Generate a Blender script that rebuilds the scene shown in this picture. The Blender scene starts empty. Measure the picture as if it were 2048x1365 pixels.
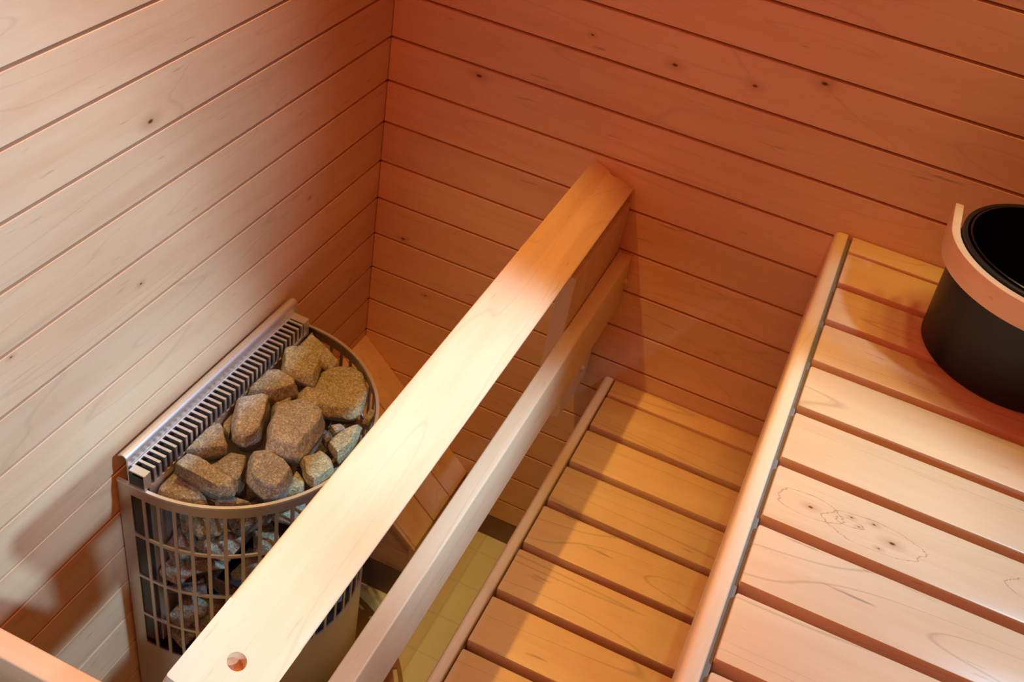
import bpy, bmesh, math, random
from mathutils import Vector, Matrix, noise
random.seed(7)
C = bpy.context.scene.collection
S = bpy.context.scene

# ------------------------------------------------------------------ units
# Everything is laid out in "board widths": one wall board is U metres tall.
# Corner of the two panelled walls is x=0, y=0; heights are counted from the
# top joint seen in the corner, the floor lies ZF board widths below it.
U = 0.086
ZF = -13.62
def W(x, y, z):
    return Vector((x * U, y * U, (z - ZF) * U))

# ------------------------------------------------------------------ camera
cam_d = bpy.data.cameras.new('camera')
cam = bpy.data.objects.new('camera', cam_d)
C.objects.link(cam)
cam_d.sensor_fit = 'HORIZONTAL'
cam_d.sensor_width = 36.0
cam_d.lens = 36.0 * 2087.24 / 2048.0
cam_d.clip_start = 0.02
CAM = (9.44786974, -18.84852393, 9.31499163)
yaw, pitch, roll = -0.28522322643547443, -0.6794676625610371, 0.1989375333292028
cy, sy, cp, sp, cr, sr = math.cos(yaw), math.sin(yaw), math.cos(pitch), math.sin(pitch), math.cos(roll), math.sin(roll)
fw = Vector((sy * cp, cy * cp, sp)); rt = Vector((cy, -sy, 0)); up = rt.cross(fw)
r2v = cr * rt + sr * up; u2v = -sr * rt + cr * up
M = Matrix((r2v, u2v, -fw)).transposed().to_4x4()
M.translation = W(*CAM)
cam.matrix_world = M
S.camera = cam
cam_d.dof.use_dof = True
cam_d.dof.focus_distance = 13.5 * U
cam_d.dof.aperture_fstop = 16.0

# ------------------------------------------------------------------ world + lights
wd = bpy.data.worlds.new('world'); S.world = wd; wd.use_nodes = True
wd.node_tree.nodes['Background'].inputs[0].default_value = (1.0, 0.75, 0.5, 1)
wd.node_tree.nodes['Background'].inputs[1].default_value = 0.0

def spot(name, loc, target, power, color, angle, blend, radius):
    l = bpy.data.lights.new(name, 'SPOT'); o = bpy.data.objects.new(name, l); C.objects.link(o)
    o.location = W(*loc)
    o.rotation_euler = (W(*target) - W(*loc)).to_track_quat('-Z', 'Y').to_euler()
    l.energy = power; l.color = color; l.spot_size = math.radians(angle); l.spot_blend = blend
    l.shadow_soft_size = radius
    return o
def area(name, loc, target, power, color, sx, sy_):
    l = bpy.data.lights.new(name, 'AREA'); o = bpy.data.objects.new(name, l); C.objects.link(o)
    o.location = W(*loc)
    o.rotation_euler = (W(*target) - W(*loc)).to_track_quat('-Z', 'Y').to_euler()
    l.energy = power; l.color = color; l.shape = 'RECTANGLE'; l.size = sx; l.size_y = sy_
    return o
# unseen lamps: white spots over the high bench, yellow and amber downlights, amber fill
area('amber_fill_panel', (6.0, -13.0, 14.2), (6.5, -3.0, 0), 14.7, (1.0, 0.114, 0.034), 1.1, 1.1)  # added soft amber fill for the whole room, not a fixture
spot('yellow_downlight', (9.92, -9.0, 14.0), (9.0, -9.5, -6.4), 9.52, (0.786, 1.0, 0.268), 50, 0.6, 0.012)
spot('yellow_downlight', (1.2, -6.5, 14.0), (5.2, -7.4, -9.4), 45.9, (1.0, 0.556, 0.119), 54, 0.6, 0.012)
spot('amber_downlight', (15.6, -1.0, 14.0), (11.6, -2.8, -0.9), 8.05, (1.0, 0.739, 0.157), 40, 0.8, 0.05)
spot('amber_downlight', (13.6, -0.6, 14.0), (11.6, -2.8, -0.9), 6.9, (1.0, 0.739, 0.157), 40, 0.8, 0.05)
spot('amber_downlight', (11.2, -1.6, 14.0), (11.6, -2.8, -0.9), 6.9, (1.0, 0.739, 0.157), 40, 0.8, 0.05)
spot('white_spot', (16.8, -19.5, 6.8), (0.2, -13.0, 1.0), 110.88, (0.438, 0.724, 1.0), 48, 0.75, 0.03)
spot('white_spot', (17.4, -5.4, 10.6), (10.65, -13.96, 0.3), 38.3, (0.438, 0.724, 1.0), 82, 0.2, 0.035)
spot('white_spot', (17.5, -6.0, 11.0), (5.9, -7.6, -1.3), 96.6, (0.438, 0.724, 1.0), 24, 0.95, 0.03)
spot('white_spot', (17.2, -5.0, 11.0), (10.3, -7.0, -0.9), 20.16, (0.438, 0.724, 1.0), 28, 1.0, 0.03)  # added spot that brightens the back left of the high bench
spot('white_spot', (17.2, -7.0, 11.2), (13.0, -12.0, -0.9), 8.4, (0.438, 0.724, 1.0), 60, 0.9, 0.03)
spot('white_spot', (17.3, -5.0, 11.0), (12.1, -2.9, 1.2), 20.16, (0.438, 0.724, 1.0), 15, 0.7, 0.03)  # added narrow spot that whitens the top of the bucket handle

S.view_settings.view_transform = 'Standard'
S.view_settings.look = 'None'
S.view_settings.gamma = 1.0
S.view_settings.use_curve_mapping = False
S.view_settings.exposure = 0.10
S.cycles.sample_clamp_indirect = 4.0
S.cycles.max_bounces = 10
S.cycles.diffuse_bounces = 6
S.cycles.use_denoising = True

# ------------------------------------------------------------------ materials
def nodes(name):
    m = bpy.data.materials.new(name); m.use_nodes = True
    nt = m.node_tree
    return m, nt, nt.nodes['Principled BSDF']
def N(nt, t, **kw):
    n = nt.nodes.new(t)
    for k, v in kw.items():
        if k.startswith('i_'):
            n.inputs[k[2:].replace('_', ' ')].default_value = v
        else:
            setattr(n, k, v)
    return n
def math_n(nt, op, a, b=None, c=None, clamp=False):
    n = nt.nodes.new('ShaderNodeMath'); n.operation = op; n.use_clamp = clamp
    for i, v in enumerate((a, b, c)):
        if v is None: continue
        if isinstance(v, (int, float)): n.inputs[i].default_value = v
        else: nt.links.new(v, n.inputs[i])
    return n.outputs[0]

def wood(name, grain, light, dark, board=None, rough=0.42, tint=0.10, knots=0.5, line=0.35, spots=(), figure=()):
    """grain: axis index the fibres run along. board=(axis, pitch, offset) in metres for per-board variation."""
    m, nt, bs = nodes(name)
    L = nt.links.new
    tc = N(nt, 'ShaderNodeTexCoord'); sep = N(nt, 'ShaderNodeSeparateXYZ'); L(tc.outputs['Object'], sep.inputs[0])
    oi = N(nt, 'ShaderNodeObjectInfo')
    if board:
        ax, pitch, off = board
        idx = math_n(nt, 'FLOOR', math_n(nt, 'DIVIDE', math_n(nt, 'ADD', sep.outputs[ax], off), pitch))
    else:
        idx = math_n(nt, 'MULTIPLY', oi.outputs['Random'], 37.0)
    wn = N(nt, 'ShaderNodeTexWhiteNoise', noise_dimensions='1D')
    L(math_n(nt, 'ADD', idx, 0.37), wn.inputs['W'])
    rnd = wn.outputs['Value']
    comb = N(nt, 'ShaderNodeCombineXYZ')
    for a in range(3):
        sc = 1.0 if a == grain else 11.0
        v = math_n(nt, 'MULTIPLY', sep.outputs[a], sc)
        v = math_n(nt, 'ADD', v, math_n(nt, 'MULTIPLY', rnd, 13.0 + 7 * a))
        L(v, comb.inputs[a])
    P_ = comb.outputs[0]
    # broad cloudy figure
    n1 = N(nt, 'ShaderNodeTexNoise', i_Scale=2.6, i_Detail=5.0, i_Roughness=0.55, i_Distortion=0.3); L(P_, n1.inputs['Vector'])
    # fine fibre
    n2 = N(nt, 'ShaderNodeTexNoise', i_Scale=16.0, i_Detail=4.0, i_Roughness=0.6, i_Distortion=0.2); L(P_, n2.inputs['Vector'])
    # growth-ring outlines: thin lines where a slow noise crosses a level
    n3 = N(nt, 'ShaderNodeTexNoise', i_Scale=0.9, i_Detail=1.0, i_Roughness=0.4, i_Distortion=0.5); L(P_, n3.inputs['Vector'])
    fr = math_n(nt, 'FRACT', math_n(nt, 'MULTIPLY', n3.outputs['Fac'], 7.0))
    ring = math_n(nt, 'SUBTRACT', 1.0, math_n(nt, 'MULTIPLY', math_n(nt, 'ABSOLUTE', math_n(nt, 'SUBTRACT', fr, 0.5)), 26.0), clamp=True)
    # short dark flecks
    n4 = N(nt, 'ShaderNodeTexNoise', i_Scale=9.0, i_Detail=3.0, i_Roughness=0.7); L(P_, n4.inputs['Vector'])
    fleck = math_n(nt, 'MULTIPLY', math_n(nt, 'SUBTRACT', n4.outputs['Fac'], 0.66), 9.0, clamp=True)
    # sparse knots
    comb2 = N(nt, 'ShaderNodeCombineXYZ')
    for a in range(3):
        v = math_n(nt, 'MULTIPLY', sep.outputs[a], 3.0 if a == grain else 7.0)
        L(math_n(nt, 'ADD', v, math_n(nt, 'MULTIPLY', rnd, 5.0 + 3 * a)), comb2.inputs[a])
    vo = N(nt, 'ShaderNodeTexVoronoi', i_Scale=1.0, i_Randomness=1.0); L(comb2.outputs[0], vo.inputs['Vector'])
    kn = math_n(nt, 'SUBTRACT', 1.0, math_n(nt, 'DIVIDE', vo.outputs['Distance'], 0.055), clamp=True)
    sepc = N(nt, 'ShaderNodeSeparateColor'); L(vo.outputs['Color'], sepc.inputs[0])
    kn = math_n(nt, 'MULTIPLY', kn, math_n(nt, 'GREATER_THAN', sepc.outputs[0], 1.0 - 0.35 * knots))
    mix = N(nt, 'ShaderNodeMix', data_type='RGBA')
    mix.inputs['A'].default_value = (*light, 1); mix.inputs['B'].default_value = (*dark, 1)
    f = math_n(nt, 'ADD', math_n(nt, 'MULTIPLY', math_n(nt, 'SUBTRACT', n1.outputs['Fac'], 0.38), 1.9), math_n(nt, 'MULTIPLY', math_n(nt, 'SUBTRACT', n2.outputs['Fac'], 0.5), 0.55), clamp=True)
    L(f, mix.inputs['Factor'])
    tn = math_n(nt, 'ADD', 1.0 - tint, math_n(nt, 'MULTIPLY', rnd, 2 * tint))
    k = math_n(nt, 'MULTIPLY', tn, math_n(nt, 'SUBTRACT', 1.0, math_n(nt, 'MULTIPLY', ring, 0.30 * line)))
    k = math_n(nt, 'MULTIPLY', k, math_n(nt, 'SUBTRACT', 1.0, math_n(nt, 'MULTIPLY', fleck, 0.42)))
    vm = N(nt, 'ShaderNodeVectorMath', operation='SCALE'); L(mix.outputs['Result'], vm.inputs[0]); L(k, vm.inputs['Scale'])
    mk = N(nt, 'ShaderNodeMix', data_type='RGBA'); L(vm.outputs[0], mk.inputs['A']); mk.inputs['B'].default_value = (0.11, 0.045, 0.02, 1)
    L(math_n(nt, 'MULTIPLY', kn, 0.85), mk.inputs['Factor'])
    out = mk.outputs['Result']
    def dist(c, sc):
        d2 = None
        for a in range(3):
            if c[a] is None: continue
            q = math_n(nt, 'MULTIPLY', math_n(nt, 'SUBTRACT', sep.outputs[a], c[a]), sc if a == grain else 1.0)
            q = math_n(nt, 'MULTIPLY', q, q)
            d2 = q if d2 is None else math_n(nt, 'ADD', d2, q)
        d = math_n(nt, 'SQRT', d2)
        return math_n(nt, 'ADD', d, math_n(nt, 'MULTIPLY', math_n(nt, 'SUBTRACT', n2.outputs['Fac'], 0.5), 0.002))
    for c, r_ in spots:                                    # knots at their own places: dark heart, brown halo
        d = dist(c, 0.55)
        core = math_n(nt, 'SUBTRACT', 1.6, math_n(nt, 'DIVIDE', d, r_ * 0.6), clamp=True)
        halo = math_n(nt, 'MULTIPLY', math_n(nt, 'SUBTRACT', 1.0, math_n(nt, 'DIVIDE', d, r_ * 4.0), clamp=True), 0.55)
        for fac, col in ((halo, (0.42, 0.20, 0.09, 1)), (core, (0.13, 0.03, 0.012, 1))):
            mm = N(nt, 'ShaderNodeMix', data_type='RGBA'); L(out, mm.inputs['A']); mm.inputs['B'].default_value = col
            L(fac, mm.inputs['Factor']); out = mm.outputs['Result']
    for c, r_ in figure:                                   # closed growth-ring outlines round a group of knots
        d = math_n(nt, 'ADD', dist(c, 0.42), math_n(nt, 'MULTIPLY', math_n(nt, 'SUBTRACT', n1.outputs['Fac'], 0.5), 0.03))
        ln = math_n(nt, 'SUBTRACT', 1.0, math_n(nt, 'DIVIDE', math_n(nt, 'ABSOLUTE', math_n(nt, 'SUBTRACT', d, r_)), 0.0006), clamp=True)
        mm = N(nt, 'ShaderNodeMix', data_type='RGBA'); L(out, mm.inputs['A']); mm.inputs['B'].default_value = (0.36, 0.17, 0.09, 1)
        L(math_n(nt, 'MULTIPLY', ln, 0.75), mm.inputs['Factor']); out = mm.outputs['Result']
    L(out, bs.inputs['Base Color'])
    bs.inputs['Roughness'].default_value = rough
    bs.inputs['Specular IOR Level'].default_value = 0.4
    bp = N(nt, 'ShaderNodeBump', i_Strength=0.10, i_Distance=0.0012); L(n2.outputs['Fac'], bp.inputs['Height']); L(bp.outputs[0], bs.inputs['Normal'])
    return m

A1, A2 = (0.80, 0.56, 0.34), (0.70, 0.43, 0.235)
def plain(name, col, rough=0.5, metal=0.0, spec=0.5, nscale=None, namt=0.25, bump=0.0, bd=0.002):
    m, nt, bs = nodes(name)
    L = nt.links.new
    if nscale:
        tc = N(nt, 'ShaderNodeTexCoord')
        n = N(nt, 'ShaderNodeTexNoise', i_Scale=nscale, i_Detail=5.0, i_Roughness=0.6); L(tc.outputs['Object'], n.inputs['Vector'])
        mix = N(nt, 'ShaderNodeMix', data_type='RGBA')
        mix.inputs['A'].default_value = (*[c * (1 - namt) for c in col], 1); mix.inputs['B'].default_value = (*[min(1, c * (1 + namt)) for c in col], 1)
        L(n.outputs['Fac'], mix.inputs['Factor']); L(mix.outputs['Result'], bs.inputs['Base Color'])
        if bump:
            b = N(nt, 'ShaderNodeBump', i_Strength=bump, i_Distance=bd); L(n.outputs['Fac'], b.inputs['Height']); L(b.outputs[0], bs.inputs['Normal'])
    else:
        bs.inputs['Base Color'].default_value = (*col, 1)
    bs.inputs['Roughness'].default_value = rough; bs.inputs['Metallic'].default_value = metal; bs.inputs['Specular IOR Level'].default_value = spec
    return m

KL = [((None, y * U, (z - ZF) * U), r) for y, z, r in ((-7.642, 1.232, .004), (-8.143, -1.488, .002), (-3.027, -2.462, .0022), (-10.851, -1.095, .0016))]
KB = [((x * U, None, (z - ZF) * U), r) for x, z, r in ((2.087, -0.204, .0042), (8.754, 1.86, .0042), (6.005, 1.328, .0036), (7.567, 1.42, .0034), (4.292, 1.39, .002), (0.765, -4.858, .0035), (1.514, -6.243, .0022))]
w_left = wood('alder_wall_boards', 1, A1, A2, board=(2, U, (-0.62) * U + 40 * U), tint=0.05, knots=0.0, rough=0.5, spots=KL)
w_back = wood('alder_wall_boards_across', 0, A1, A2, board=(2, U, (-0.62) * U + 40 * U), tint=0.05, knots=0.0, rough=0.5, spots=KB)
w_ceil = wood('alder_ceiling_boards', 0, A1, A2, board=(1, U, 40 * U))
w_rail = wood('alder_rail', 1, (0.84, 0.61, 0.405), (0.74, 0.49, 0.29), tint=0.04, knots=0.25, rough=0.38)
w_railx = wood('alder_rail_across', 0, (0.82, 0.56, 0.33), (0.70, 0.42, 0.22), tint=0.04, knots=0.0, rough=0.4)
w_slat = wood('alder_slat', 0, A1, (0.71, 0.445, 0.25), tint=0.07, knots=0.6, line=0.8, rough=0.36)
KS = [(((x - 10.275) * U, (y + 7.105) * U, None), r) for x, y, r in ((10.86, -7.70, .0022), (11.42, -7.58, .0012), (11.73, -7.54, .0016), (12.01, -7.76, .0030), (11.85, -7.95, .0014), (11.54, -7.70, .0011))]
FS = [(((x - 10.275) * U, (y + 7.105) * U, None), r) for x, y, r in ((11.75, -7.72, .026), (11.40, -7.68, .008), (10.86, -7.68, .018), (14.1, -7.6, .022))]
w_slat_knot = wood('alder_slat_figured', 0, A1, (0.71, 0.445, 0.25), tint=0.03, knots=0.0, line=0.3, rough=0.36, spots=KS, figure=FS)
w_up = wood('alder_upright', 2, A1, A2, tint=0.04, knots=0.3)
w_box = wood('alder_boxing_slope', 0, A1, A2, board=(1, U, 40 * U), tint=0.05)
w_band = wood('bent_wood', 0, (0.83, 0.60, 0.39), (0.75, 0.50, 0.29), tint=0.02, knots=0.0, line=0.1, rough=0.4)
w_lowbounce = wood('low_bounce_boards', 1, (0.085, 0.05, 0.032), (0.05, 0.03, 0.02), board=(2, U, 40 * U))  # unseen walls and ceiling, colour darkened to hold back bounced light
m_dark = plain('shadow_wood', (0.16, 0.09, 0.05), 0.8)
m_felt = plain('grey_support_strip', (0.20, 0.17, 0.15), 0.9, nscale=60)
m_steel = plain('brushed_steel', (0.78, 0.78, 0.78), 0.48, 1.0, nscale=40, namt=0.06)
m_steel_s = plain('satin_steel', (0.60, 0.55, 0.50), 0.42, 1.0, nscale=30, namt=0.05)
m_steel_d = plain('dark_steel', (0.16, 0.16, 0.17), 0.35, 1.0)
m_black = plain('black_enamel', (0.004, 0.005, 0.008), 0.42, 0.0, 0.5)
m_blackin = plain('black_liner', (0.004, 0.004, 0.006), 0.30, 0.0, 0.5)
m_plug = plain('wood_plug', (0.50, 0.26, 0.14), 0.7, nscale=90)
m_brown = plain('brown_stone', (0.20, 0.125, 0.10), 0.55, nscale=14, namt=0.35)
m_tray = plain('bronze_steel', (0.42, 0.30, 0.22), 0.42, 1.0, nscale=25, namt=0.06)

def tiles():
    m, nt, bs = nodes('floor_tiles'); L = nt.links.new
    tc = N(nt, 'ShaderNodeTexCoord'); sep = N(nt, 'ShaderNodeSeparateXYZ'); L(tc.outputs['Object'], sep.inputs[0])
    pit = 1.22 * U
    gs = []
    for a, off in ((0, -4.31 * U + 50 * pit), (1, 3.06 * U + 50 * pit)):
        f = math_n(nt, 'FRACT', math_n(nt, 'DIVIDE', math_n(nt, 'ADD', sep.outputs[a], off), pit))
        d = math_n(nt, 'MINIMUM', f, math_n(nt, 'SUBTRACT', 1.0, f))
        gs.append(d)
    d = math_n(nt, 'MINIMUM', *gs)
    g = math_n(nt, 'SUBTRACT', 1.0, math_n(nt, 'DIVIDE', d, 0.03), clamp=True)
    n = N(nt, 'ShaderNodeTexNoise', i_Scale=9.0, i_Detail=4.0); L(tc.outputs['Object'], n.inputs['Vector'])
    mix = N(nt, 'ShaderNodeMix', data_type='RGBA'); mix.inputs['A'].default_value = (0.78, 0.84, 0.64, 1); mix.inputs['B'].default_value = (0.88, 0.93, 0.74, 1)
    L(n.outputs['Fac'], mix.inputs['Factor'])
    m2 = N(nt, 'ShaderNodeMix', data_type='RGBA'); L(mix.outputs['Result'], m2.inputs['A']); m2.inputs['B'].default_value = (0.52, 0.48, 0.32, 1)
    L(math_n(nt, 'MULTIPLY', g, 0.35), m2.inputs['Factor']); L(m2.outputs['Result'], bs.inputs['Base Color'])
    bs.inputs['Roughness'].default_value = 0.35
    return m
m_tile = tiles()

def rock(name, a, b):
    m, nt, bs = nodes(name); L = nt.links.new
    tc = N(nt, 'ShaderNodeTexCoord'); oi = N(nt, 'ShaderNodeObjectInfo')
    va = N(nt, 'ShaderNodeVectorMath', operation='ADD'); L(tc.outputs['Object'], va.inputs[0])
    cb = N(nt, 'ShaderNodeCombineXYZ'); L(math_n(nt, 'MULTIPLY', oi.outputs['Random'], 9.0), cb.inputs[0]); L(cb.outputs[0], va.inputs[1])
    n1 = N(nt, 'ShaderNodeTexNoise', i_Scale=16.0, i_Detail=3.0); L(va.outputs[0], n1.inputs['Vector'])
    n2 = N(nt, 'ShaderNodeTexNoise', i_Scale=330.0, i_Detail=2.0, i_Roughness=0.7); L(va.outputs[0], n2.inputs['Vector'])
    n3 = N(nt, 'ShaderNodeTexNoise', i_Scale=110.0, i_Detail=6.0, i_Roughness=0.75); L(va.outputs[0], n3.inputs['Vector'])
    mix = N(nt, 'ShaderNodeMix', data_type='RGBA'); mix.inputs['A'].default_value = (*a, 1); mix.inputs['B'].default_value = (*b, 1)
    L(math_n(nt, 'MULTIPLY', math_n(nt, 'SUBTRACT', n1.outputs['Fac'], 0.32), 2.6, clamp=True), mix.inputs['Factor'])
    sp_ = math_n(nt, 'ADD', 0.42, math_n(nt, 'MULTIPLY', math_n(nt, 'POWER', math_n(nt, 'ADD', math_n(nt, 'MULTIPLY', n2.outputs['Fac'], 0.6), math_n(nt, 'MULTIPLY', n3.outputs['Fac'], 0.5)), 4.0), 6.5))
    vm = N(nt, 'ShaderNodeVectorMath', operation='SCALE'); L(mix.outputs['Result'], vm.inputs[0]); L(sp_, vm.inputs['Scale'])
    ms = N(nt, 'ShaderNodeMix', data_type='RGBA'); L(vm.outputs[0], ms.inputs['A']); ms.inputs['B'].default_value = (0.78, 0.74, 0.64, 1)
    n5 = N(nt, 'ShaderNodeTexNoise', i_Scale=260.0, i_Detail=2.0, i_Roughness=0.6); L(va.outputs[0], n5.inputs['Vector'])
    L(math_n(nt, 'MULTIPLY', math_n(nt, 'SUBTRACT', n5.outputs['Fac'], 0.60), 7.0, clamp=True), ms.inputs['Factor'])
    L(ms.outputs['Result'], bs.inputs['Base Color'])
    L(math_n(nt, 'SUBTRACT', 0.95, math_n(nt, 'MULTIPLY', n2.outputs['Fac'], 0.8)), bs.inputs['Roughness'])
    bs.inputs['Specular IOR Level'].default_value = 0.6
    b_ = N(nt, 'ShaderNodeBump', i_Strength=1.0, i_Distance=0.0034)
    L(math_n(nt, 'ADD', n3.outputs['Fac'], math_n(nt, 'MULTIPLY', n2.outputs['Fac'], 0.5)), b_.inputs['Height']); L(b_.outputs[0], bs.inputs['Normal'])
    return m
r_brown = rock('olivine_stone_brown', (0.27, 0.25, 0.155), (0.41, 0.39, 0.30))
r_grey = rock('olivine_stone_grey', (0.29, 0.28, 0.23), (0.46, 0.46, 0.42))
r_ochre = rock('olivine_stone_ochre', (0.34, 0.32, 0.16), (0.42, 0.40, 0.26))
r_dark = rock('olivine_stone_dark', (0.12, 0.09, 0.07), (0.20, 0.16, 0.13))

# ------------------------------------------------------------------ mesh helpers (board-width coordinates, object origin at `o`)
class MB:
    def __init__(s, origin=(0, 0, ZF)):
        s.bm = bmesh.new(); s.o = W(*origin)
    def v(s, p):
        return s.bm.verts.new(W(*p) - s.o)
    def box(s, x0, x1, y0, y1, z0, z1, bev=0.0, seg=2, edges=None):
        t = bmesh.new()
        vs = [t.verts.new(W(x, y, z) - s.o) for x in (x0, x1) for y in (y0, y1) for z in (z0, z1)]
        for f in ((0, 1, 3, 2), (4, 6, 7, 5), (0, 4, 5, 1), (2, 3, 7, 6), (0, 2, 6, 4), (1, 5, 7, 3)):
            t.faces.new([vs[i] for i in f])
        bmesh.ops.recalc_face_normals(t, faces=t.faces)
        if bev:
            es = list(t.edges) if edges is None else [e for e in t.edges if edges((e.verts[0].co + s.o, e.verts[1].co + s.o))]
            bmesh.ops.bevel(t, geom=es, offset=bev * U, segments=seg, profile=0.5, affect='EDGES', clamp_overlap=True)
        s.merge(t)
        return s
    def merge(s, t):
        me = bpy.data.meshes.new('tmp'); t.to_mesh(me); t.free(); s.bm.from_mesh(me); bpy.data.meshes.remove(me)
    def prism(s, poly, fn, d0, d1, bev=0.0, seg=2):
        """poly: list of 2-tuples, fn(a, b, d) -> 3D point"""
        t = bmesh.new()
        a = [t.verts.new(W(*fn(p[0], p[1], d0)) - s.o) for p in poly]; b = [t.verts.new(W(*fn(p[0], p[1], d1)) - s.o) for p in poly]
        t.faces.new(a); t.faces.new(list(reversed(b)))
        n = len(poly)
        for i in range(n): t.faces.new((a[i], a[(i + 1) % n], b[(i + 1) % n], b[i]))
        bmesh.ops.recalc_face_normals(t, faces=t.faces)
        if bev: bmesh.ops.bevel(t, geom=list(t.edges), offset=bev * U, segments=seg, profile=0.5, affect='EDGES', clamp_overlap=True)
        s.merge(t); return s
    def sweep(s, path, prof, closed=False):
        """path: list of (point, side, upv); prof: closed list of (a,b) offsets"""
        rings = [[s.v(tuple(Vector(p) + Vector(sd) * a + Vector(u_) * b)) for a, b in prof] for p, sd, u_ in path]
        n = len(prof)
        for i in range(len(rings) - (0 if closed else 1)):
            r0, r1 = rings[i], rings[(i + 1) % len(rings)]
            for j in range(n):
                s.bm.faces.new((r0[j], r0[(j + 1) % n], r1[(j + 1) % n], r1[j]))
        if not closed:
            s.bm.faces.new(rings[0]); s.bm.faces.new(list(reversed(rings[-1])))
        return s
    def lathe(s, prof, cx, cyy, seg=96):
        rings = [[s.v((cx + r * math.cos(2 * math.pi * i / seg), cyy + r * math.sin(2 * math.pi * i / seg), z)) for i in range(seg)] for r, z in prof]
        for a, b in zip(rings[:-1], rings[1:]):
            for i in range(seg): s.bm.faces.new((a[i], a[(i + 1) % seg], b[(i + 1) % seg], b[i]))
        return rings
    def build(s, name, mat, parent=None, smooth=False, recalc=True):
        if recalc: bmesh.ops.recalc_face_normals(s.bm, faces=s.bm.faces)
        me = bpy.data.meshes.new(name); s.bm.to_mesh(me); s.bm.free()
        me.materials.append(mat)
        if smooth:
            for p in me.polygons: p.use_smooth = True
            try: me.set_sharp_from_angle(angle=math.radians(38))
            except Exception: pass
        o = bpy.data.objects.new(name, me); C.objects.link(o)
        if parent is not None:
            o.parent = parent; q = parent; base = Vector((0, 0, 0))
            while q is not None: base += q.location; q = q.parent
            o.location = s.o - base
        else:
            o.location = s.o
        return o
def tag(o, label, cat, group=None):
    o['label'] = label; o['category'] = cat
    if group: o['group'] = group
    return o
def thing(name, loc, label, cat, group=None):
    o = bpy.data.objects.new(name, None); C.objects.link(o); o.location = W(*loc); o.empty_display_size = 0.05
    return tag(o, label, cat, group)
def struct(o):
    o['kind'] = 'structure'; return o

# ------------------------------------------------------------------ room shell
XR, YF, ZC = 17.9, -24.0, 14.4
G = 0.027
def boards(m, axis, lo, hi, depth0, depth1, kmin, kmax, zlo):
    """horizontal boards between joints -k-1 and -k"""
    for k in range(kmin, kmax):
        z1, z0 = -k - G, max(-k - 1 + G, zlo)
        if z0 >= z1: continue
        if axis == 'x': m.box(lo, hi, depth0, depth1, z0, z1, bev=0.010, seg=1)
        else: m.box(depth0, depth1, lo, hi, z0, z1, bev=0.010, seg=1)
m = MB(); m.box(-0.5, XR + 0.5, 0.17, 0.7, ZF - 0.3, ZC + 0.3)
boards(m, 'x', 0.0, XR, 0.0, 0.18, -13, 15, -12.73)
struct(m.build('wall_back', w_back))
m = MB(); m.box(-0.7, -0.17, YF, 0.7, ZF - 0.3, ZC + 0.3)
boards(m, 'y', YF, 0.0, -0.18, 0.0, -13, 15, -12.73)
struct(m.build('wall_left', w_left))
m = MB(); m.box(XR + 0.14, XR + 0.7, YF, 0.7, ZF - 0.3, ZC + 0.3)
boards(m, 'y', YF, 0.0, XR, XR + 0.15, -13, 15, -12.73)
struct(m.build('wall_right', w_lowbounce))
m = MB(); m.box(-0.7, XR + 0.7, YF - 0.7, YF - 0.14, ZF - 0.3, ZC + 0.3)
boards(m, 'x', 0, XR, YF - 0.15, YF, -13, 15, -12.73)
struct(m.build('wall_front', w_lowbounce))
m = MB(); m.box(-0.7, XR + 0.7, YF - 0.7, 0.7, ZC, ZC + 0.4)
struct(m.build('ceiling', w_lowbounce))
m = MB(); m.box(-0.7, XR + 0.7, YF - 0.7, 0.7, ZF - 0.4, ZF)
struct(m.build('floor', m_tile))
m = MB((3.5, 0, ZF)); m.box(3.47, XR, 0.03, 0.169, ZF, -12.75)
struct(m.build('baseboard_back', m_brown))
m = MB((0, -8, ZF)); m.box(-0.169, -0.03, YF, -3.12, ZF, -12.75)
struct(m.build('baseboard_left', m_brown))

# ------------------------------------------------------------------ boarded slope in the corner
BX = thing('boarded_slope', (0, 0, ZF), 'low alder-boarded box with a sloping top in the corner behind the heater', 'boxing')
SL = 0.96
zt = lambda x: -8.18 - SL * x
XE = 3.42
nx, nz = SL / math.hypot(SL, 1), 1 / math.hypot(SL, 1)
bnds = [0.0, -1.06, -2.03, -3.05]
m = MB((0, 0, ZF))
for y1, y0 in zip(bnds[:-1], bnds[1:]):
    y1_ = y1 - (0.0 if y1 == 0 else 0.02); y0_ = y0 + 0.02
    m.prism([(0.005, zt(0.005)), (XE, zt(XE)), (XE - 0.3 * nx, zt(XE) - 0.3 * nz), (0.005, zt(0.005) - 0.35)], lambda a, b, d: (a, d, b), y0_, y1_, bev=0.02, seg=1)
m.build('sloping_boards', w_box, BX)
m = MB((0, 0, ZF))
def face_poly(zlo, zhi):
    # clip the board between zlo and zhi under the slope
    xl = 0.005
    pts = []
    xs_hi = (-8.18 - 0.2 - zhi) / SL; xs_lo = (-8.18 - 0.2 - zlo) / SL
    pts.append((xl, zlo)); pts.append((min(XE - 0.14, max(xl, xs_lo)), zlo))
    if xs_lo > XE - 0.14: pts.append((XE - 0.14, min(zhi, zt(XE - 0.14) - 0.2)))
    if xs_hi > xl: pts.append((min(XE - 0.14, xs_hi), zhi)); pts.append((xl, zhi))
    else: pts.append((xl, -8.38))
    return pts
for k in range(8, 13):
    zhi, zlo = -k + 0.24 - G, max(-k - 1 + 0.24, -12.45)
    if zhi - zlo < 0.1: continue
    po = face_poly(zlo, zhi)
    q = [po[0]]
    for p in po[1:]:
        if (p[0] - q[-1][0]) ** 2 + (p[1] - q[-1][1]) ** 2 > 1e-4: q.append(p)
    if len(q) >= 3: m.prism(q, lambda a, b, d: (a, d, b), -3.0, -3.09, bev=0.0)
m.build('front_boards', w_back, BX)
m = MB((0, 0, ZF))
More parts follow.
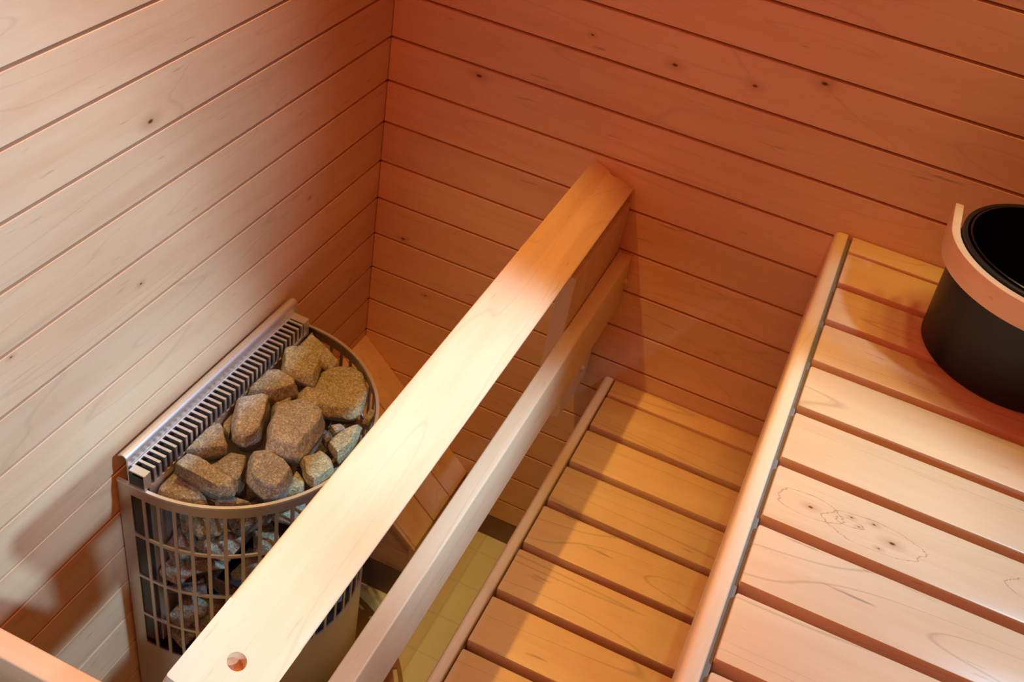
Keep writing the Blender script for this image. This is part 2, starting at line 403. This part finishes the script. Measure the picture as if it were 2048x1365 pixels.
e1 = (XE, zt(XE))
m.prism([(0.005, zt(0.005)), e1, (XE, -12.45), (XE - 0.15, -12.45), (XE - 0.15, zt(XE - 0.15) - 0.16), (0.005, zt(0.005) - 0.2)], lambda a, b, d: (a, d, b), -3.05, -3.14, bev=0.012, seg=1)
m.build('edge_trim', w_back, BX)
m = MB((0, 0, ZF)); m.box(XE - 0.12, XE - 0.01, -3.0, -0.005, -12.45, zt(XE) - 0.3)
m.build('side_boards', w_left, BX)
m = MB((0, 0, ZF)); m.box(0.005, XE, -3.16, -0.005, ZF, -12.46)
m.build('stone_plinth', m_brown, BX)

# ------------------------------------------------------------------ benches
STARTS = [0.70 + 1.281 * k for k in range(0, 18)]
def bench(name, label, x0, x1, ztop, xn0, xn1, sup):
    b = thing(name, (x0, 0, ZF), label, 'bench')
    th = 0.33
    m = MB((x0, -0.3, ztop - th)); m.box(x0, x1, -0.61, -0.02, ztop - th, ztop, bev=0.035); m.build('slat', w_slat, b, True)
    for k, s0 in enumerate(STARTS):
        if s0 + 1.09 > -YF - 0.3: break
        m = MB((x0, -s0, ztop - th))
        m.box(x0, x1, -(s0 + 1.095), -s0, ztop - th, ztop, bev=0.035)
        m.build('slat', w_slat_knot if (ztop > -1 and k == 5) else w_slat, b, True)
    y0 = YF + 0.3
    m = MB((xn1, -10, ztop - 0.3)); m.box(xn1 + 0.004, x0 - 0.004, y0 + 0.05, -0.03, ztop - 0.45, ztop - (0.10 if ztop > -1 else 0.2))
    m.build('joint_strip', m_felt if ztop > -1 else m_dark, b)  # lower bench: dark strip put in the open gap as its shade
    m = MB((xn0, -10, ztop - 0.8))
    # rounded nosing board
    w_ = xn1 - xn0; prof = []
    r = w_ * 0.48
    for i in range(9):
        a = math.pi - (math.pi / 2) * i / 8
        prof.append((xn0 + r + r * math.cos(a), ztop - r + r * math.sin(a)))
    for i in range(5):
        a = math.pi / 2 - (math.pi / 2) * i / 4; r2_ = 0.04
        prof.append((xn1 - r2_ + r2_ * math.cos(a), ztop - r2_ + r2_ * math.sin(a)))
    prof += [(xn1, ztop - 0.86), (xn0 + 0.03, ztop - 0.86), (xn0, ztop - 0.82)]
    m.prism(prof, lambda a, b_, d: (a, d, b_), y0, -0.02)
    m.build('nosing_board', w_rail, b, True)
    m = MB((xn1, -10, ztop - 1.3)); m.box(xn1 + 0.003, xn1 + 0.42, y0 + 0.05, -0.02, ztop - 1.25, ztop - 0.46)
    m.build('support_rail', m_felt, b)
    m = MB((x1 - 0.6, -10, ztop - 1.3)); m.box(x1 - 0.6, x1 - 0.2, y0 + 0.05, -0.02, ztop - 1.25, ztop - th - 0.003)
    m.build('support_rail', w_rail, b)
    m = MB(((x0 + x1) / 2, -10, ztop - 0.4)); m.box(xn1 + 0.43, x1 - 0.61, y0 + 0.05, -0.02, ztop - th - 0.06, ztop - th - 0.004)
    m.build('light_block_panel', m_dark, b)  # added below the slats to stop light leaking through their gaps
    for yy in sup:
        m = MB((xn1 + 0.2, yy, ZF)); m.box(xn1 + 0.02, xn1 + 0.4, yy - 0.4, yy, ZF, ztop - 1.253, bev=0.03)
        m.build('leg', w_up, b)
        m = MB((x1 - 0.4, yy, ZF)); m.box(x1 - 0.6, x1 - 0.22, yy - 0.4, yy, ZF, ztop - 1.253, bev=0.03)
        m.build('leg', w_up, b)
    return b
bench('upper_bench', 'high slatted alder bench on the right that carries the black bucket', 10.275, 17.6, -0.85, 9.93, 10.195, ())
bench('lower_bench', 'low slatted alder bench between the railing and the high bench', 6.61, 13.2, -6.45, 6.33, 6.565, (-1.2, -22.5))

# ------------------------------------------------------------------ railing round the heater
RL = thing('railing', (5.7, -7, -6.6), 'pale alder guard railing with a wide sloping cap board in front of the stove', 'railing')
td = math.radians(20.0)
cu = (math.cos(td), -math.sin(td)); cn = (math.sin(td), math.cos(td))
def cap(a, t, y): return (4.90 + a * cu[0] + t * cn[0], y, -1.11 + a * cu[1] + t * cn[1])
def cap_y(y0, y1, cw, th):
    # board with real dowel holes: plan outline in (a, y), extruded through its thickness
    bm_ = MB((4.9, (y0 + y1) / 2, -1.11))
    return bm_
cw, cth = 1.035, 0.31
capo = MB((5.4, -7, -1.4))
t = bmesh.new()
def cv(a, tt, y): return t.verts.new(W(*cap(a, tt, y)) - capo.o)
# two squares with a round hole at the front, a half hole at the wall
def plate_with_hole(yc, half, rad, n=32, cut=None):
    ring_t, ring_b, out_t, out_b = [], [], [], []
    for i in range(n):
        an = 2 * math.pi * (i + 0.5) / n
        ca, sa = math.cos(an), math.sin(an)
        ring_t.append((cw / 2 + rad * ca, yc + rad * sa))
        k = 1 / max(abs(ca) / (cw / 2), abs(sa) / half)
        out_t.append((cw / 2 + k * ca, yc + k * sa))
    return ring_t, out_t
rad = 0.115
rt_, ot_ = plate_with_hole(-13.24, 0.60, rad, 48)
# corner-accurate outer square: replace nearest points with true corners
for ca_, cy_ in ((0, -13.84), (cw, -13.84), (0, -12.64), (cw, -12.64)):
    j = min(range(len(ot_)), key=lambda i: (ot_[i][0] - ca_) ** 2 + (ot_[i][1] - cy_) ** 2); ot_[j] = (ca_, cy_)
RT = [cv(a, 0, y) for a, y in rt_]; RB = [cv(a, -cth, y) for a, y in rt_]; OT = [cv(a, 0, y) for a, y in ot_]; OB = [cv(a, -cth, y) for a, y in ot_]
n = len(RT)
for i in range(n):
    j = (i + 1) % n
    t.faces.new((RT[i], RT[j], OT[j], OT[i])); t.faces.new((RB[j], RB[i], OB[i], OB[j])); t.faces.new((RT[j], RT[i], RB[i], RB[j]))
    if not (abs(ot_[i][1] + 12.64) < 1e-6 and abs(ot_[j][1] + 12.64) < 1e-6): t.faces.new((OT[i], OT[j], OB[j], OB[i]))
# long run to the wall with the half hole
m12 = sorted([i for i in range(n) if abs(ot_[i][1] + 12.64) < 1e-6], key=lambda i: ot_[i][0])
yw = -0.03
half = [(cw / 2 - 0.01 + rad * math.cos(math.pi * k / 14), yw - rad * math.sin(math.pi * k / 14)) for k in range(15)]  # from +a to -a
far = [(cw, yw)] + half + [(0.0, yw)]
FT = [cv(a, 0, y) for a, y in far]; FB = [cv(a, -cth, y) for a, y in far]
t.faces.new([OT[i] for i in m12] + FT); t.faces.new(list(reversed([OB[i] for i in m12] + FB)))
for a, b in ((OT[m12[-1]], FT[0]), (FT[-1], OT[m12[0]])):
    ia = OB[m12[-1]] if a is OT[m12[-1]] else FB[-1]; ib = FB[0] if b is FT[0] else OB[m12[0]]
    t.faces.new((a, b, ib, ia))
for i in range(len(FT) - 1): t.faces.new((FT[i], FT[i + 1], FB[i + 1], FB[i]))
bmesh.ops.recalc_face_normals(t, faces=t.faces)
edg = [e for e in t.edges if e.calc_face_angle(0) > 1.2 and e.calc_length() > 0.3 * U]
bmesh.ops.bevel(t, geom=edg, offset=0.03 * U, segments=2, profile=0.5, affect='EDGES')
capo.merge(t); CAPB = capo.build('cap_board', w_rail, RL, True)
# plug at the bottom of the front hole
m = MB((5.4, -13.24, -1.4))
pr = [s for s in range(24)]
top = [m.v(cap(cw / 2 + rad * 0.99 * math.cos(2 * math.pi * i / 24), -0.16, -13.24 + rad * 0.99 * math.sin(2 * math.pi * i / 24))) for i in pr]
bot = [m.v(cap(cw / 2 + rad * 0.99 * math.cos(2 * math.pi * i / 24), -0.30, -13.24 + rad * 0.99 * math.sin(2 * math.pi * i / 24))) for i in pr]
m.bm.faces.new(top); m.bm.faces.new(bot)
for i in pr: m.bm.faces.new((top[i], top[(i + 1) % 24], bot[(i + 1) % 24], bot[i]))
o = m.build('wooden_plug', m_plug, CAPB); o['label'] = 'dark wooden plug at the bottom of the round hole'
m = MB((6.06, -7, -4.38)); m.box(5.89, 6.215, -13.70, -0.03, -4.38, -3.02, bev=0.035, seg=3); m.build('side_board', w_rail, RL, True)
m = MB((3, -13.5, -4.38)); m.box(0.02, 5.885, -13.70, -13.36, -4.38, -3.02, bev=0.035, seg=3); m.build('front_board', w_railx, RL, True)
def under(x): return -1.11 - (x - 4.90) * math.tan(td) - cth / math.cos(td) - 0.005
m = MB((5.7, -1.5, -6.6))
poly = [(-0.02, under(5.57)), (-3.3, under(5.57)), (-3.3, -4.55), (-1.85, -4.9), (-1.85, -6.62), (-0.02, -6.62)]
m.prism([(y, z - 0.11) for y, z in poly[:2]] + poly[2:], lambda a, b, d: (d, a, b), 5.56, 5.88, bev=0.02)
m.build('wall_bracket', w_up, RL)
m = MB((5.7, -13.6, -5)); m.prism([(-13.2, under(5.57) - 0.11), (-13.78, under(5.57) - 0.11), (-13.78, ZF), (-13.2, ZF)], lambda a, b, d: (d, a, b), 5.56, 5.88, bev=0.02)
m.build('post', w_up, RL)
for (y, z) in ((-0.20, -3.62), (-0.75, -5.9)):
    m = MB((6.2, y, z)); xx = 6.215 if z > -4.4 else 5.88
    ring_ = []
    for q, (dx, rr) in enumerate(((0, 0.07), (0.05, 0.07), (0.075, 0.045), (0.08, 0.001))):
        ring_.append([m.v((xx + dx, y + rr * math.cos(2 * math.pi * i / 16), z + rr * math.sin(2 * math.pi * i / 16))) for i in range(16)])
    for a, b in zip(ring_[:-1], ring_[1:]):
        for i in range(16): m.bm.faces.new((a[i], a[(i + 1) % 16], b[(i + 1) % 16], b[i]))
    m.build('dowel_peg', w_up, RL, True)

# ------------------------------------------------------------------ stove
HX, HY, HR = 0.62, -6.5, 2.735
ST = thing('sauna_stove', (1.6, HY, ZF), 'half-round steel sauna stove with a slotted basket of stones by the left wall', 'stove')
arcL = math.pi * HR
str0 = 0.055
Ltot = 2 * (HX - str0) + arcL
def path(s, r=HR):
    if s < HX - str0: return (str0 + s, HY - r, (0, -1))
    s2 = s - (HX - str0)
    if s2 <= arcL:
        a = -math.pi / 2 + s2 / HR
        return (HX + r * math.cos(a), HY + r * math.sin(a), (math.cos(a), math.sin(a)))
    return (HX - (s2 - arcL), HY + r, (0, 1))
ZR = -5.10
rows = [(-5.33, -6.37), (-6.44, -7.57), (-7.64, -8.77), (-8.84, -9.78)]
zs = [ZR]
for a, b in rows: zs += [a, b]
zs += [-13.3]
pitch_, bar = 0.2995, 0.066
s_first = 0.27
ss = [0.0, s_first - 0.12, s_first]
cols = []
s = s_first
while s + pitch_ < Ltot - 0.2:
    cols.append(len(ss) - 1)
    sl = pitch_ - bar
    for q in range(1, 4): ss.append(s + sl * q / 3)
    ss.append(s + pitch_); s += pitch_
ss.append(Ltot)
slotcols = set()
for c in cols: slotcols |= {c, c + 1, c + 2}
m = MB((1.6, HY, -9))
th_ = 0.035
grid_o = [[m.v((*path(s_)[:2], z)) for z in zs] for s_ in ss]
def inner(s_):
    x, y, nn = path(s_); return (x - nn[0] * th_, y - nn[1] * th_)
grid_i = [[m.v((*inner(s_), z)) for z in zs] for s_ in ss]
nS, nZ = len(ss), len(zs)
def solid(i, j):
    if i < 0 or j < 0 or i >= nS - 1 or j >= nZ - 1: return False
    return not (i in slotcols and j in (1, 3, 5, 7))
for i in range(nS - 1):
    for j in range(nZ - 1):
        if not solid(i, j): continue
        m.bm.faces.new((grid_o[i][j], grid_o[i + 1][j], grid_o[i + 1][j + 1], grid_o[i][j + 1]))
        m.bm.faces.new((grid_i[i][j], grid_i[i][j + 1], grid_i[i + 1][j + 1], grid_i[i + 1][j]))
        for (di, dj, a, b) in ((-1, 0, (i, j), (i, j + 1)), (1, 0, (i + 1, j), (i + 1, j + 1)), (0, -1, (i, j), (i + 1, j)), (0, 1, (i, j + 1), (i + 1, j + 1))):
            if not solid(i + di, j + dj):
                m.bm.faces.new((grid_o[a[0]][a[1]], grid_o[b[0]][b[1]], grid_i[b[0]][b[1]], grid_i[a[0]][a[1]]))
m.build('stone_basket', m_steel_s, ST, True)
# folded rim
m = MB((1.6, HY, ZR)); pts = []
for k in range(121):
    s_ = Ltot * k / 120; x, y, nn = path(s_); pts.append(((x, y, ZR + 0.02), (nn[0], nn[1], 0), (0, 0, 1)))
m.sweep(pts, [(-0.05, -0.025), (0.012, -0.025), (0.012, 0.02), (-0.05, 0.02)])
m.build('rim', m_steel, ST, True)
# back plate with rolled top
PX = 0.30
m = MB((PX, HY, -9)); prof = [(PX, -13.2), (PX, -4.56)]
for i in range(11):
    a = math.radians(0 + 150 * i / 10); prof.append((PX - 0.11 + 0.11 * math.cos(a), -4.55 + 0.11 * math.sin(a)))
prof = prof[:2] + prof[2:]
inn = [(x - 0.03, z) if i < 2 else (PX - 0.11 + 0.08 * math.cos(math.radians(150 * (i - 2) / 10)), -4.55 + 0.08 * math.sin(math.radians(150 * (i - 2) / 10))) for i, (x, z) in enumerate(prof)]
m.prism(prof + list(reversed(inn)), lambda a, b, d: (a, d, b), -9.19, -3.86)
m.build('back_plate', m_steel, ST, True)
# slotted air guide (comb) between the plate and the stones
m = MB((0.35, HY, -5.2))
YA, YB, nT = -9.12, -4.28, 33
CX, CZ, CB, CD = 0.66, -4.70, -5.28, -9.6
tp = (YB - YA) / nT; tw = tp * 0.38
x0c = 0.335
def plate(x0, x1, y0, y1, z0, z1): m.box(x0, x1, y0, y1, z0, z1)
plate(PX + 0.005, x0c, YA, YB + 0.3, CZ - 0.03, CZ)                       # strip along the plate
plate(CX - 0.03, CX, YA, YB + 0.3, CD, -5.05)                             # lower face
for k in range(nT + 1):
    y = YA + k * tp
    m.box(x0c, CX, y, y + tw, CZ - 0.03, CZ, bev=0)
    m.box(CX - 0.03, CX, y, y + tw, -5.05, CZ - 0.03)
m.box(x0c, CX, YA - 0.10, YA, CZ - 0.03, CZ); m.box(CX - 0.03, CX, YA - 0.10, YA, -5.05, CZ - 0.03)
m.box(x0c, CX, YB + 0.1, YB + 0.3, CZ - 0.03, CZ); m.box(CX - 0.03, CX, YB + 0.1, YB + 0.3, -5.05, CZ - 0.03)
m.build('slotted_air_guide', m_steel, ST)
m = MB((0.45, HY, -5.4)); m.box(PX + 0.006, CX - 0.034, YA - 0.09, YB + 0.29, -9.6, CZ - 0.10)
m.build('slot_shade_block', m_blackin, ST)  # added black block that gives the comb slots their shade
# floor of the basket and base
m = MB((1.6, HY, -9.9)); ang = [-math.pi / 2 + math.pi * i / 40 for i in range(41)]
po = [(PX + 0.02, HY - HR + 0.05)] + [(HX + (HR - 0.05) * math.cos(a), HY + (HR - 0.05) * math.sin(a)) for a in ang] + [(PX + 0.02, HY + HR - 0.05)]
m.prism(po, lambda a, b, d: (a, b, d), -10.0, -9.86); m.build('basket_floor', m_steel_d, ST)
m = MB((1.6, HY, ZF)); po2 = [(0.2, HY - 2.2)] + [(HX + 2.2 * math.cos(a), HY + 2.2 * math.sin(a)) for a in ang] + [(0.2, HY + 2.2)]
m.prism(po2, lambda a, b, d: (a, b, d), ZF + 0.09, -13.0); m.build('base', m_steel_d, ST)
# floor plate under the stove, slotted near its edge
FP = thing('floor_plate', (1.1, -7.47, ZF), 'round brown metal plate with edge slots on the floor under the stove', 'floor plate')
m = MB((1.1, -7.47, ZF)); fx, fy, fr_ = 1.09, -7.47, 4.02
radii = [0.3, 3.62, 3.80, 3.92, 4.02]
na = 120
def pv(r, a, z): return m.v((max(0.03, fx + r * math.cos(a)), fy + r * math.sin(a), z))
a0, a1 = math.radians(-106), math.radians(106)
zt_, zb_ = ZF + 0.085, ZF + 0.003
T_ = [[pv(r, a0 + (a1 - a0) * i / na, zt_) for r in radii] for i in range(na + 1)]
B_ = [[pv(r, a0 + (a1 - a0) * i / na, zb_) for r in radii] for i in range(na + 1)]
def sol(i, j):
    if i < 0 or j < 0 or i >= na or j >= len(radii) - 1: return False
    return not (j == 2 and (i % 7) < 5)
for i in range(na):
    for j in range(len(radii) - 1):
        if not sol(i, j): continue
        m.bm.faces.new((T_[i][j], T_[i + 1][j], T_[i + 1][j + 1], T_[i][j + 1])); m.bm.faces.new((B_[i][j], B_[i][j + 1], B_[i + 1][j + 1], B_[i + 1][j]))
        for (di, dj, a, b) in ((-1, 0, (i, j), (i, j + 1)), (1, 0, (i + 1, j), (i + 1, j + 1)), (0, -1, (i, j), (i + 1, j)), (0, 1, (i, j + 1), (i + 1, j + 1))):
            if not sol(i + di, j + dj):
                m.bm.faces.new((T_[a[0]][a[1]], T_[b[0]][b[1]], B_[b[0]][b[1]], B_[a[0]][a[1]]))
m.build('slotted_disc', m_tray, FP)

# ------------------------------------------------------------------ stones
Cv = Vector(CAM); Fpx = 2087.24
def ground(px, py, z):
    d = r2v * ((px - 1024) / Fpx) + u2v * (-(py - 682.5) / Fpx) + fw
    tt = (z - Cv.z) / d.z
    q = Cv + d * tt
    return (q.x, q.y)
def finish_rock(bm_, seed, amp, org):
    bmesh.ops.convex_hull(bm_, input=list(bm_.verts))
    for v in [v for v in bm_.verts if not v.link_faces]: bm_.verts.remove(v)
    bmesh.ops.recalc_face_normals(bm_, faces=bm_.faces)
    bmesh.ops.dissolve_limit(bm_, angle_limit=math.radians(14), verts=bm_.verts, edges=bm_.edges)
    bmesh.ops.bevel(bm_, geom=list(bm_.edges), offset=0.022 * U, segments=1, profile=0.5, affect='EDGES', clamp_overlap=True)
    bmesh.ops.triangulate(bm_, faces=bm_.faces)
    for _ in range(3):
        long_ = [e for e in bm_.edges if e.calc_length() > 0.11 * U]
        if long_: bmesh.ops.subdivide_edges(bm_, edges=long_, cuts=1)
        bmesh.ops.triangulate(bm_, faces=[f for f in bm_.faces if len(f.verts) > 3])
    bm_.normal_update()
    for v in bm_.verts:
        p = v.co / U
        d = noise.noise(p * 2.1 + Vector((seed, 0, 0))) * 1.3 + noise.noise(p * 5.5 + Vector((0, seed, 0))) * 0.6 + noise.noise(p * 13 + Vector((0, 0, seed))) * 0.3
        v.co += v.normal * (d * amp * U)
def keep_inside(o):
    """keep the stone inside the basket wall and off the air guide"""
    for v in o.data.vertices:
        wx, wy = (v.co.x + o.location.x) / U, (v.co.y + o.location.y) / U
        if wx > HX:
            dx, dy = wx - HX, wy - HY; rr = math.hypot(dx, dy)
            if rr > HR - 0.07: wx, wy = HX + dx * (HR - 0.07) / rr, HY + dy * (HR - 0.07) / rr
        else: wy = min(max(wy, HY - HR + 0.07), HY + HR - 0.07)
        wx = max(wx, CX + 0.03)
        v.co.x, v.co.y = wx * U - o.location.x, wy * U - o.location.y
def top_stone(i, px, zc, mat, label, hi=0.22, lo=0.5, tilt=(0, 0)):
    """px: outline in the photo's pixels, laid on the level zc"""
    rnd = random.Random(100 + i)
    pts = [ground(x, y, zc) for x, y in px]
    cx_ = sum(p[0] for p in pts) / len(pts); cy_ = sum(p[1] for p in pts) / len(pts)
    m = MB((cx_, cy_, zc)); bm_ = m.bm
    ta, tb = rnd.uniform(-0.10, 0.10), rnd.uniform(-0.10, 0.10)
    sx, sy_ = rnd.uniform(-0.06, 0.06), rnd.uniform(-0.02, 0.10)
    for (x, y) in pts:
        dx, dy = x - cx_, y - cy_
        m.v((cx_ + dx * 1.02, cy_ + dy * 1.02, zc + rnd.uniform(-0.08, 0.0)))
        k = rnd.uniform(0.80, 0.92)
        m.v((cx_ + dx * k + sx * 0.5, cy_ + dy * k + sy_ * 0.5, zc + hi * 0.85 + ta * dx + tb * dy))
        k = rnd.uniform(0.65, 0.8)
        m.v((cx_ + dx * k, cy_ + dy * k + 0.12, zc - lo * rnd.uniform(0.8, 1.0)))
    finish_rock(bm_, i * 3.7, 0.030, None)
    o = m.build('sauna_stone', mat)
    for p in o.data.polygons: p.use_smooth = True
    o.data.set_sharp_from_angle(angle=math.radians(28))
    keep_inside(o)
    tag(o, label, 'stone', 'sauna stones heaped in the stove')
    return o
def z1(pts): return [(200 + x / 3.4133, 580 + y / 3.4133) for x, y in pts]
def z2(pts): return [(200 + x / 2.935, 900 + y / 2.935) for x, y in pts]
TOPS = [
 (z1([(1255, 350), (1340, 285), (1420, 310), (1540, 410), (1640, 505), (1590, 560), (1500, 520), (1400, 440), (1290, 425)]), -5.28, r_ochre, 'long ochre stone against the rim at the far end of the basket', 0.16, 0.5, (0, 0)),
 (z1([(1520, 560), (1650, 515), (1740, 525), (1800, 590), (1830, 660), (1820, 760), (1780, 850), (1700, 880), (1600, 830), (1480, 850), (1320, 800), (1345, 720), (1480, 660)]), -5.30, r_ochre, 'largest stone of the heap, a broad flat ochre slab beside the far right rim', 0.16, 0.5, (0, 0)),
 (z1([(1240, 450), (1300, 435), (1400, 430), (1480, 480), (1515, 530), (1460, 640), (1380, 630), (1300, 585), (1238, 590)]), -5.02, r_ochre, 'ochre stone with a dark notched corner lying above the long far stone', 0.24, 0.45, (0, 0)),
 (z1([(985, 680), (1090, 575), (1225, 575), (1345, 650), (1350, 700), (1250, 725), (1160, 750), (1045, 740), (995, 720)]), -5.10, r_brown, 'flat brown wedge stone beside the middle of the slotted steel strip', 0.22, 0.45, (0, 0)),
 (z1([(935, 770), (1110, 755), (1160, 775), (1128, 900), (1100, 1000), (1045, 1050), (980, 1070), (900, 1030), (892, 900)]), -5.05, r_grey, 'upright square grey-brown stone in the middle of the heap', 0.28, 0.55, (0, 0)),
 (z1([(1175, 780), (1270, 735), (1300, 765), (1290, 800), (1215, 850), (1160, 900)]), -5.30, r_brown, 'small brown stone wedged between the square stone and the blocky one', 0.15, 0.4, (0, 0)),
 (z1([(1245, 815), (1390, 815), (1535, 900), (1535, 960), (1490, 1010), (1430, 1090), (1350, 1150), (1200, 1115), (1125, 1080), (1145, 950), (1200, 850)]), -4.98, r_grey, 'big blocky grey-brown stone at the centre, beside the cap board', 0.32, 0.6, (0, 0)),
 (z1([(770, 945), (820, 935), (868, 1060), (868, 1105), (600, 1140), (520, 1145), (640, 1010)]), -5.12, r_brown, 'triangular grey-brown stone against the near half of the slotted strip', 0.2, 0.45, (0, 0)),
 (z1([(850, 835), (905, 810), (888, 900), (878, 1020), (800, 925)]), -5.35, r_ochre, 'narrow ochre stone squeezed behind the square stone', 0.16, 0.4, (0, 0)),
 (z2([(440, 130), (500, 55), (580, 75), (700, 150), (795, 210), (785, 262), (700, 268), (545, 190)]), -4.98, r_brown, 'long brown stone with a blue-grey end lying across the near stones', 0.24, 0.45, (0, 0)),
 (z2([(620, 100), (760, 22), (865, 40), (855, 130), (805, 230), (790, 190), (650, 115)]), -5.32, r_brown, 'brown stone half hidden between the long brown stone and the pale pointed one', 0.16, 0.4, (0, 0)),
 (z2([(880, 30), (960, 12), (1085, 90), (1132, 150), (1080, 250), (1030, 285), (960, 290), (850, 190), (872, 130)]), -5.00, r_grey, 'pale grey pointed stone at the near side, darker on its left face', 0.28, 0.55, (0, 0)),
 (z2([(268, 225), (300, 180), (395, 100), (448, 112), (455, 200), (560, 300), (640, 325), (480, 325), (360, 290)]), -5.38, r_brown, 'brown stone in the near left corner under the end of the slotted strip', 0.18, 0.4, (0, 0)),
 (z2([(672, 292), (760, 282), (850, 305), (900, 318), (800, 332), (680, 325)]), -5.36, r_grey, 'thin grey stone just showing above the near rim', 0.12, 0.4, (0, 0)),
 (z1([(1362, 1175), (1500, 1105), (1590, 1180), (1600, 1240), (1520, 1310), (1460, 1345), (1400, 1305)]), -5.14, r_ochre, 'ochre block right of the pale pointed stone, beside the cap board', 0.2, 0.45, (0, 0)),
 (z1([(1550, 1070), (1640, 995), (1790, 925), (1720, 1080), (1620, 1170)]), -5.22, r_ochre, 'ochre stone running under the cap board near the right rim', 0.18, 0.45, (0, 0)),
 (z1([(1500, 1010), (1555, 975), (1590, 1040), (1540, 1075)]), -5.38, r_dark, 'small dark stone low beside the big blocky stone', 0.12, 0.3, (0, 0)),
 (z1([(1565, 945), (1640, 930), (1680, 960), (1600, 990)]), -5.36, r_brown, 'smallest pebble-like stone in the gap before the broad slab', 0.12, 0.3, (0, 0)),
 (z2([(1085, 262), (1158, 135), (1205, 220), (1180, 255)]), -5.30, r_ochre, 'thin pointed ochre stone at the near rim beside the pale pointed stone', 0.15, 0.4, (0, 0)),
 (z1([(1832, 830), (1885, 850), (1835, 925), (1785, 905)]), -5.42, r_brown, 'small brown stone low against the right rim', 0.12, 0.35, (0, 0)),
]
for i, (px, zc, mat, lab, hi, lo, tl) in enumerate(TOPS): top_stone(i, px, zc, mat, lab, hi, lo, tl)
def loose(i, x, y, z, r, mat, label):
    rnd = random.Random(500 + i)
    m = MB((x, y, z))
    s = (rnd.uniform(0.85, 1.2), rnd.uniform(0.85, 1.2), rnd.uniform(0.65, 0.95))
    for _ in range(11):
        d = Vector((rnd.gauss(0, 1), rnd.gauss(0, 1), rnd.gauss(0, 1))).normalized() * r * rnd.uniform(0.85, 1.05)
        p = (x + d.x * s[0], y + d.y * s[1], z + d.z * s[2])
        m.v(p)
    finish_rock(m.bm, i * 1.9, 0.02, None)
    o = m.build('sauna_stone', mat)
    for p in o.data.polygons: p.use_smooth = True
    o.data.set_sharp_from_angle(angle=math.radians(50))
    keep_inside(o)
    tag(o, label, 'stone', 'sauna stones inside the stove basket behind the grid')
    return o
idx = 0
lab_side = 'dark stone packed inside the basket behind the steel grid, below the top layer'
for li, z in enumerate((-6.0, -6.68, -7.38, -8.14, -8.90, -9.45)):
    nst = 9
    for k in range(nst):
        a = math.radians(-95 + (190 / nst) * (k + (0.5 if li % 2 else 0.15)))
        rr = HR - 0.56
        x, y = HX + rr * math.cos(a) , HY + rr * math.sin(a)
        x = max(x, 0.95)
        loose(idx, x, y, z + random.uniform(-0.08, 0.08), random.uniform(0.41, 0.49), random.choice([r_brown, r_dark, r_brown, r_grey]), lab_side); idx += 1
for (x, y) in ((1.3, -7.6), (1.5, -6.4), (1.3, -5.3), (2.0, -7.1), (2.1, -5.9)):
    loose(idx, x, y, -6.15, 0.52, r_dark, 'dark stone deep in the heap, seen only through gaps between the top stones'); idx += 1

# ------------------------------------------------------------------ bucket
bx, by, zb, ztp = 13.33, -2.28, -0.85, 1.22
BK = thing('sauna_bucket', (bx, by, zb), 'black round bucket with a pale bent-wood handle on the high bench', 'bucket')
m = MB((bx, by, zb))
m.lathe([(0.0005, zb), (1.46, zb), (1.50, zb + 0.04), (1.63, ztp - 0.04), (1.63, ztp), (1.60, ztp + 0.012), (1.555, ztp), (1.54, ztp - 0.06), (1.44, zb + 0.14), (0.0005, zb + 0.14)], bx, by)
m.build('body', m_black, BK, True)
m = MB((bx, by, zb + 0.2))
m.lathe([(0.0005, zb + 0.16), (1.41, zb + 0.16), (1.515, ztp - 0.10), (1.52, ztp + 0.02), (1.50, ztp + 0.03), (1.485, ztp + 0.02), (1.39, zb + 0.20), (0.0005, zb + 0.20)], bx, by)
m.build('liner', m_blackin, BK, True)
m = MB((bx, by, ztp - 0.3))
ro, ri = 1.80, 1.655
pts = []
endL = 0.80
for k in range(6): pts.append(((bx - ro + 0.0, by + endL * (1 - k / 6), 0.0), (-1, 0, 0)))
for k in range(61):
    a = math.pi + math.pi * k / 60; pts.append(((bx + ro * math.cos(a), by + ro * math.sin(a), 0.0), (math.cos(a), math.sin(a), 0)))
for k in range(1, 7): pts.append(((bx + ro, by + endL * k / 6, 0.0), (1, 0, 0)))
pp = []
for k, (p, nn) in enumerate(pts):
    pp.append(((p[0], p[1], 0.755), nn, (0, 0, 1)))
e = len(pp) - 1
prof_band = [(-0.145, 0.0), (0.0, 0.0), (0.0, 0.43), (-0.145, 0.43)]
rings = []
for k, (p, sd, u_) in enumerate(pp):
    t_ = min(k, e - k) / 6.0
    low = 0.0 if t_ >= 1 else 0.22 * (1 - t_) ** 2
    ring = []
    for a, b in prof_band:
        b2 = b if b > 0 else low
        ring.append(m.v((p[0] + sd[0] * a, p[1] + sd[1] * a, p[2] + b2)))
    rings.append(ring)
for r0, r1 in zip(rings[:-1], rings[1:]):
    for j in range(4): m.bm.faces.new((r0[j], r0[(j + 1) % 4], r1[(j + 1) % 4], r1[j]))
m.bm.faces.new(rings[0]); m.bm.faces.new(list(reversed(rings[-1])))
bmesh.ops.recalc_face_normals(m.bm, faces=m.bm.faces)
bmesh.ops.bevel(m.bm, geom=[e_ for e_ in m.bm.edges if e_.calc_face_angle(0) > 1.0], offset=0.02 * U, segments=2, profile=0.5, affect='EDGES', clamp_overlap=True)
HND = m.build('handle', w_band, BK, True); HND['label'] = 'pale bent-wood handle band'
for sgn in (-1, 1):
    m = MB((bx + sgn * 1.64, by, 0.97)); m.box(bx + sgn * 1.64 - 0.03 , bx + sgn * 1.64 + 0.035, by - 0.08, by + 0.08, 0.9, 1.05, bev=0.02); m.build('handle_pivot', m_steel, HND)
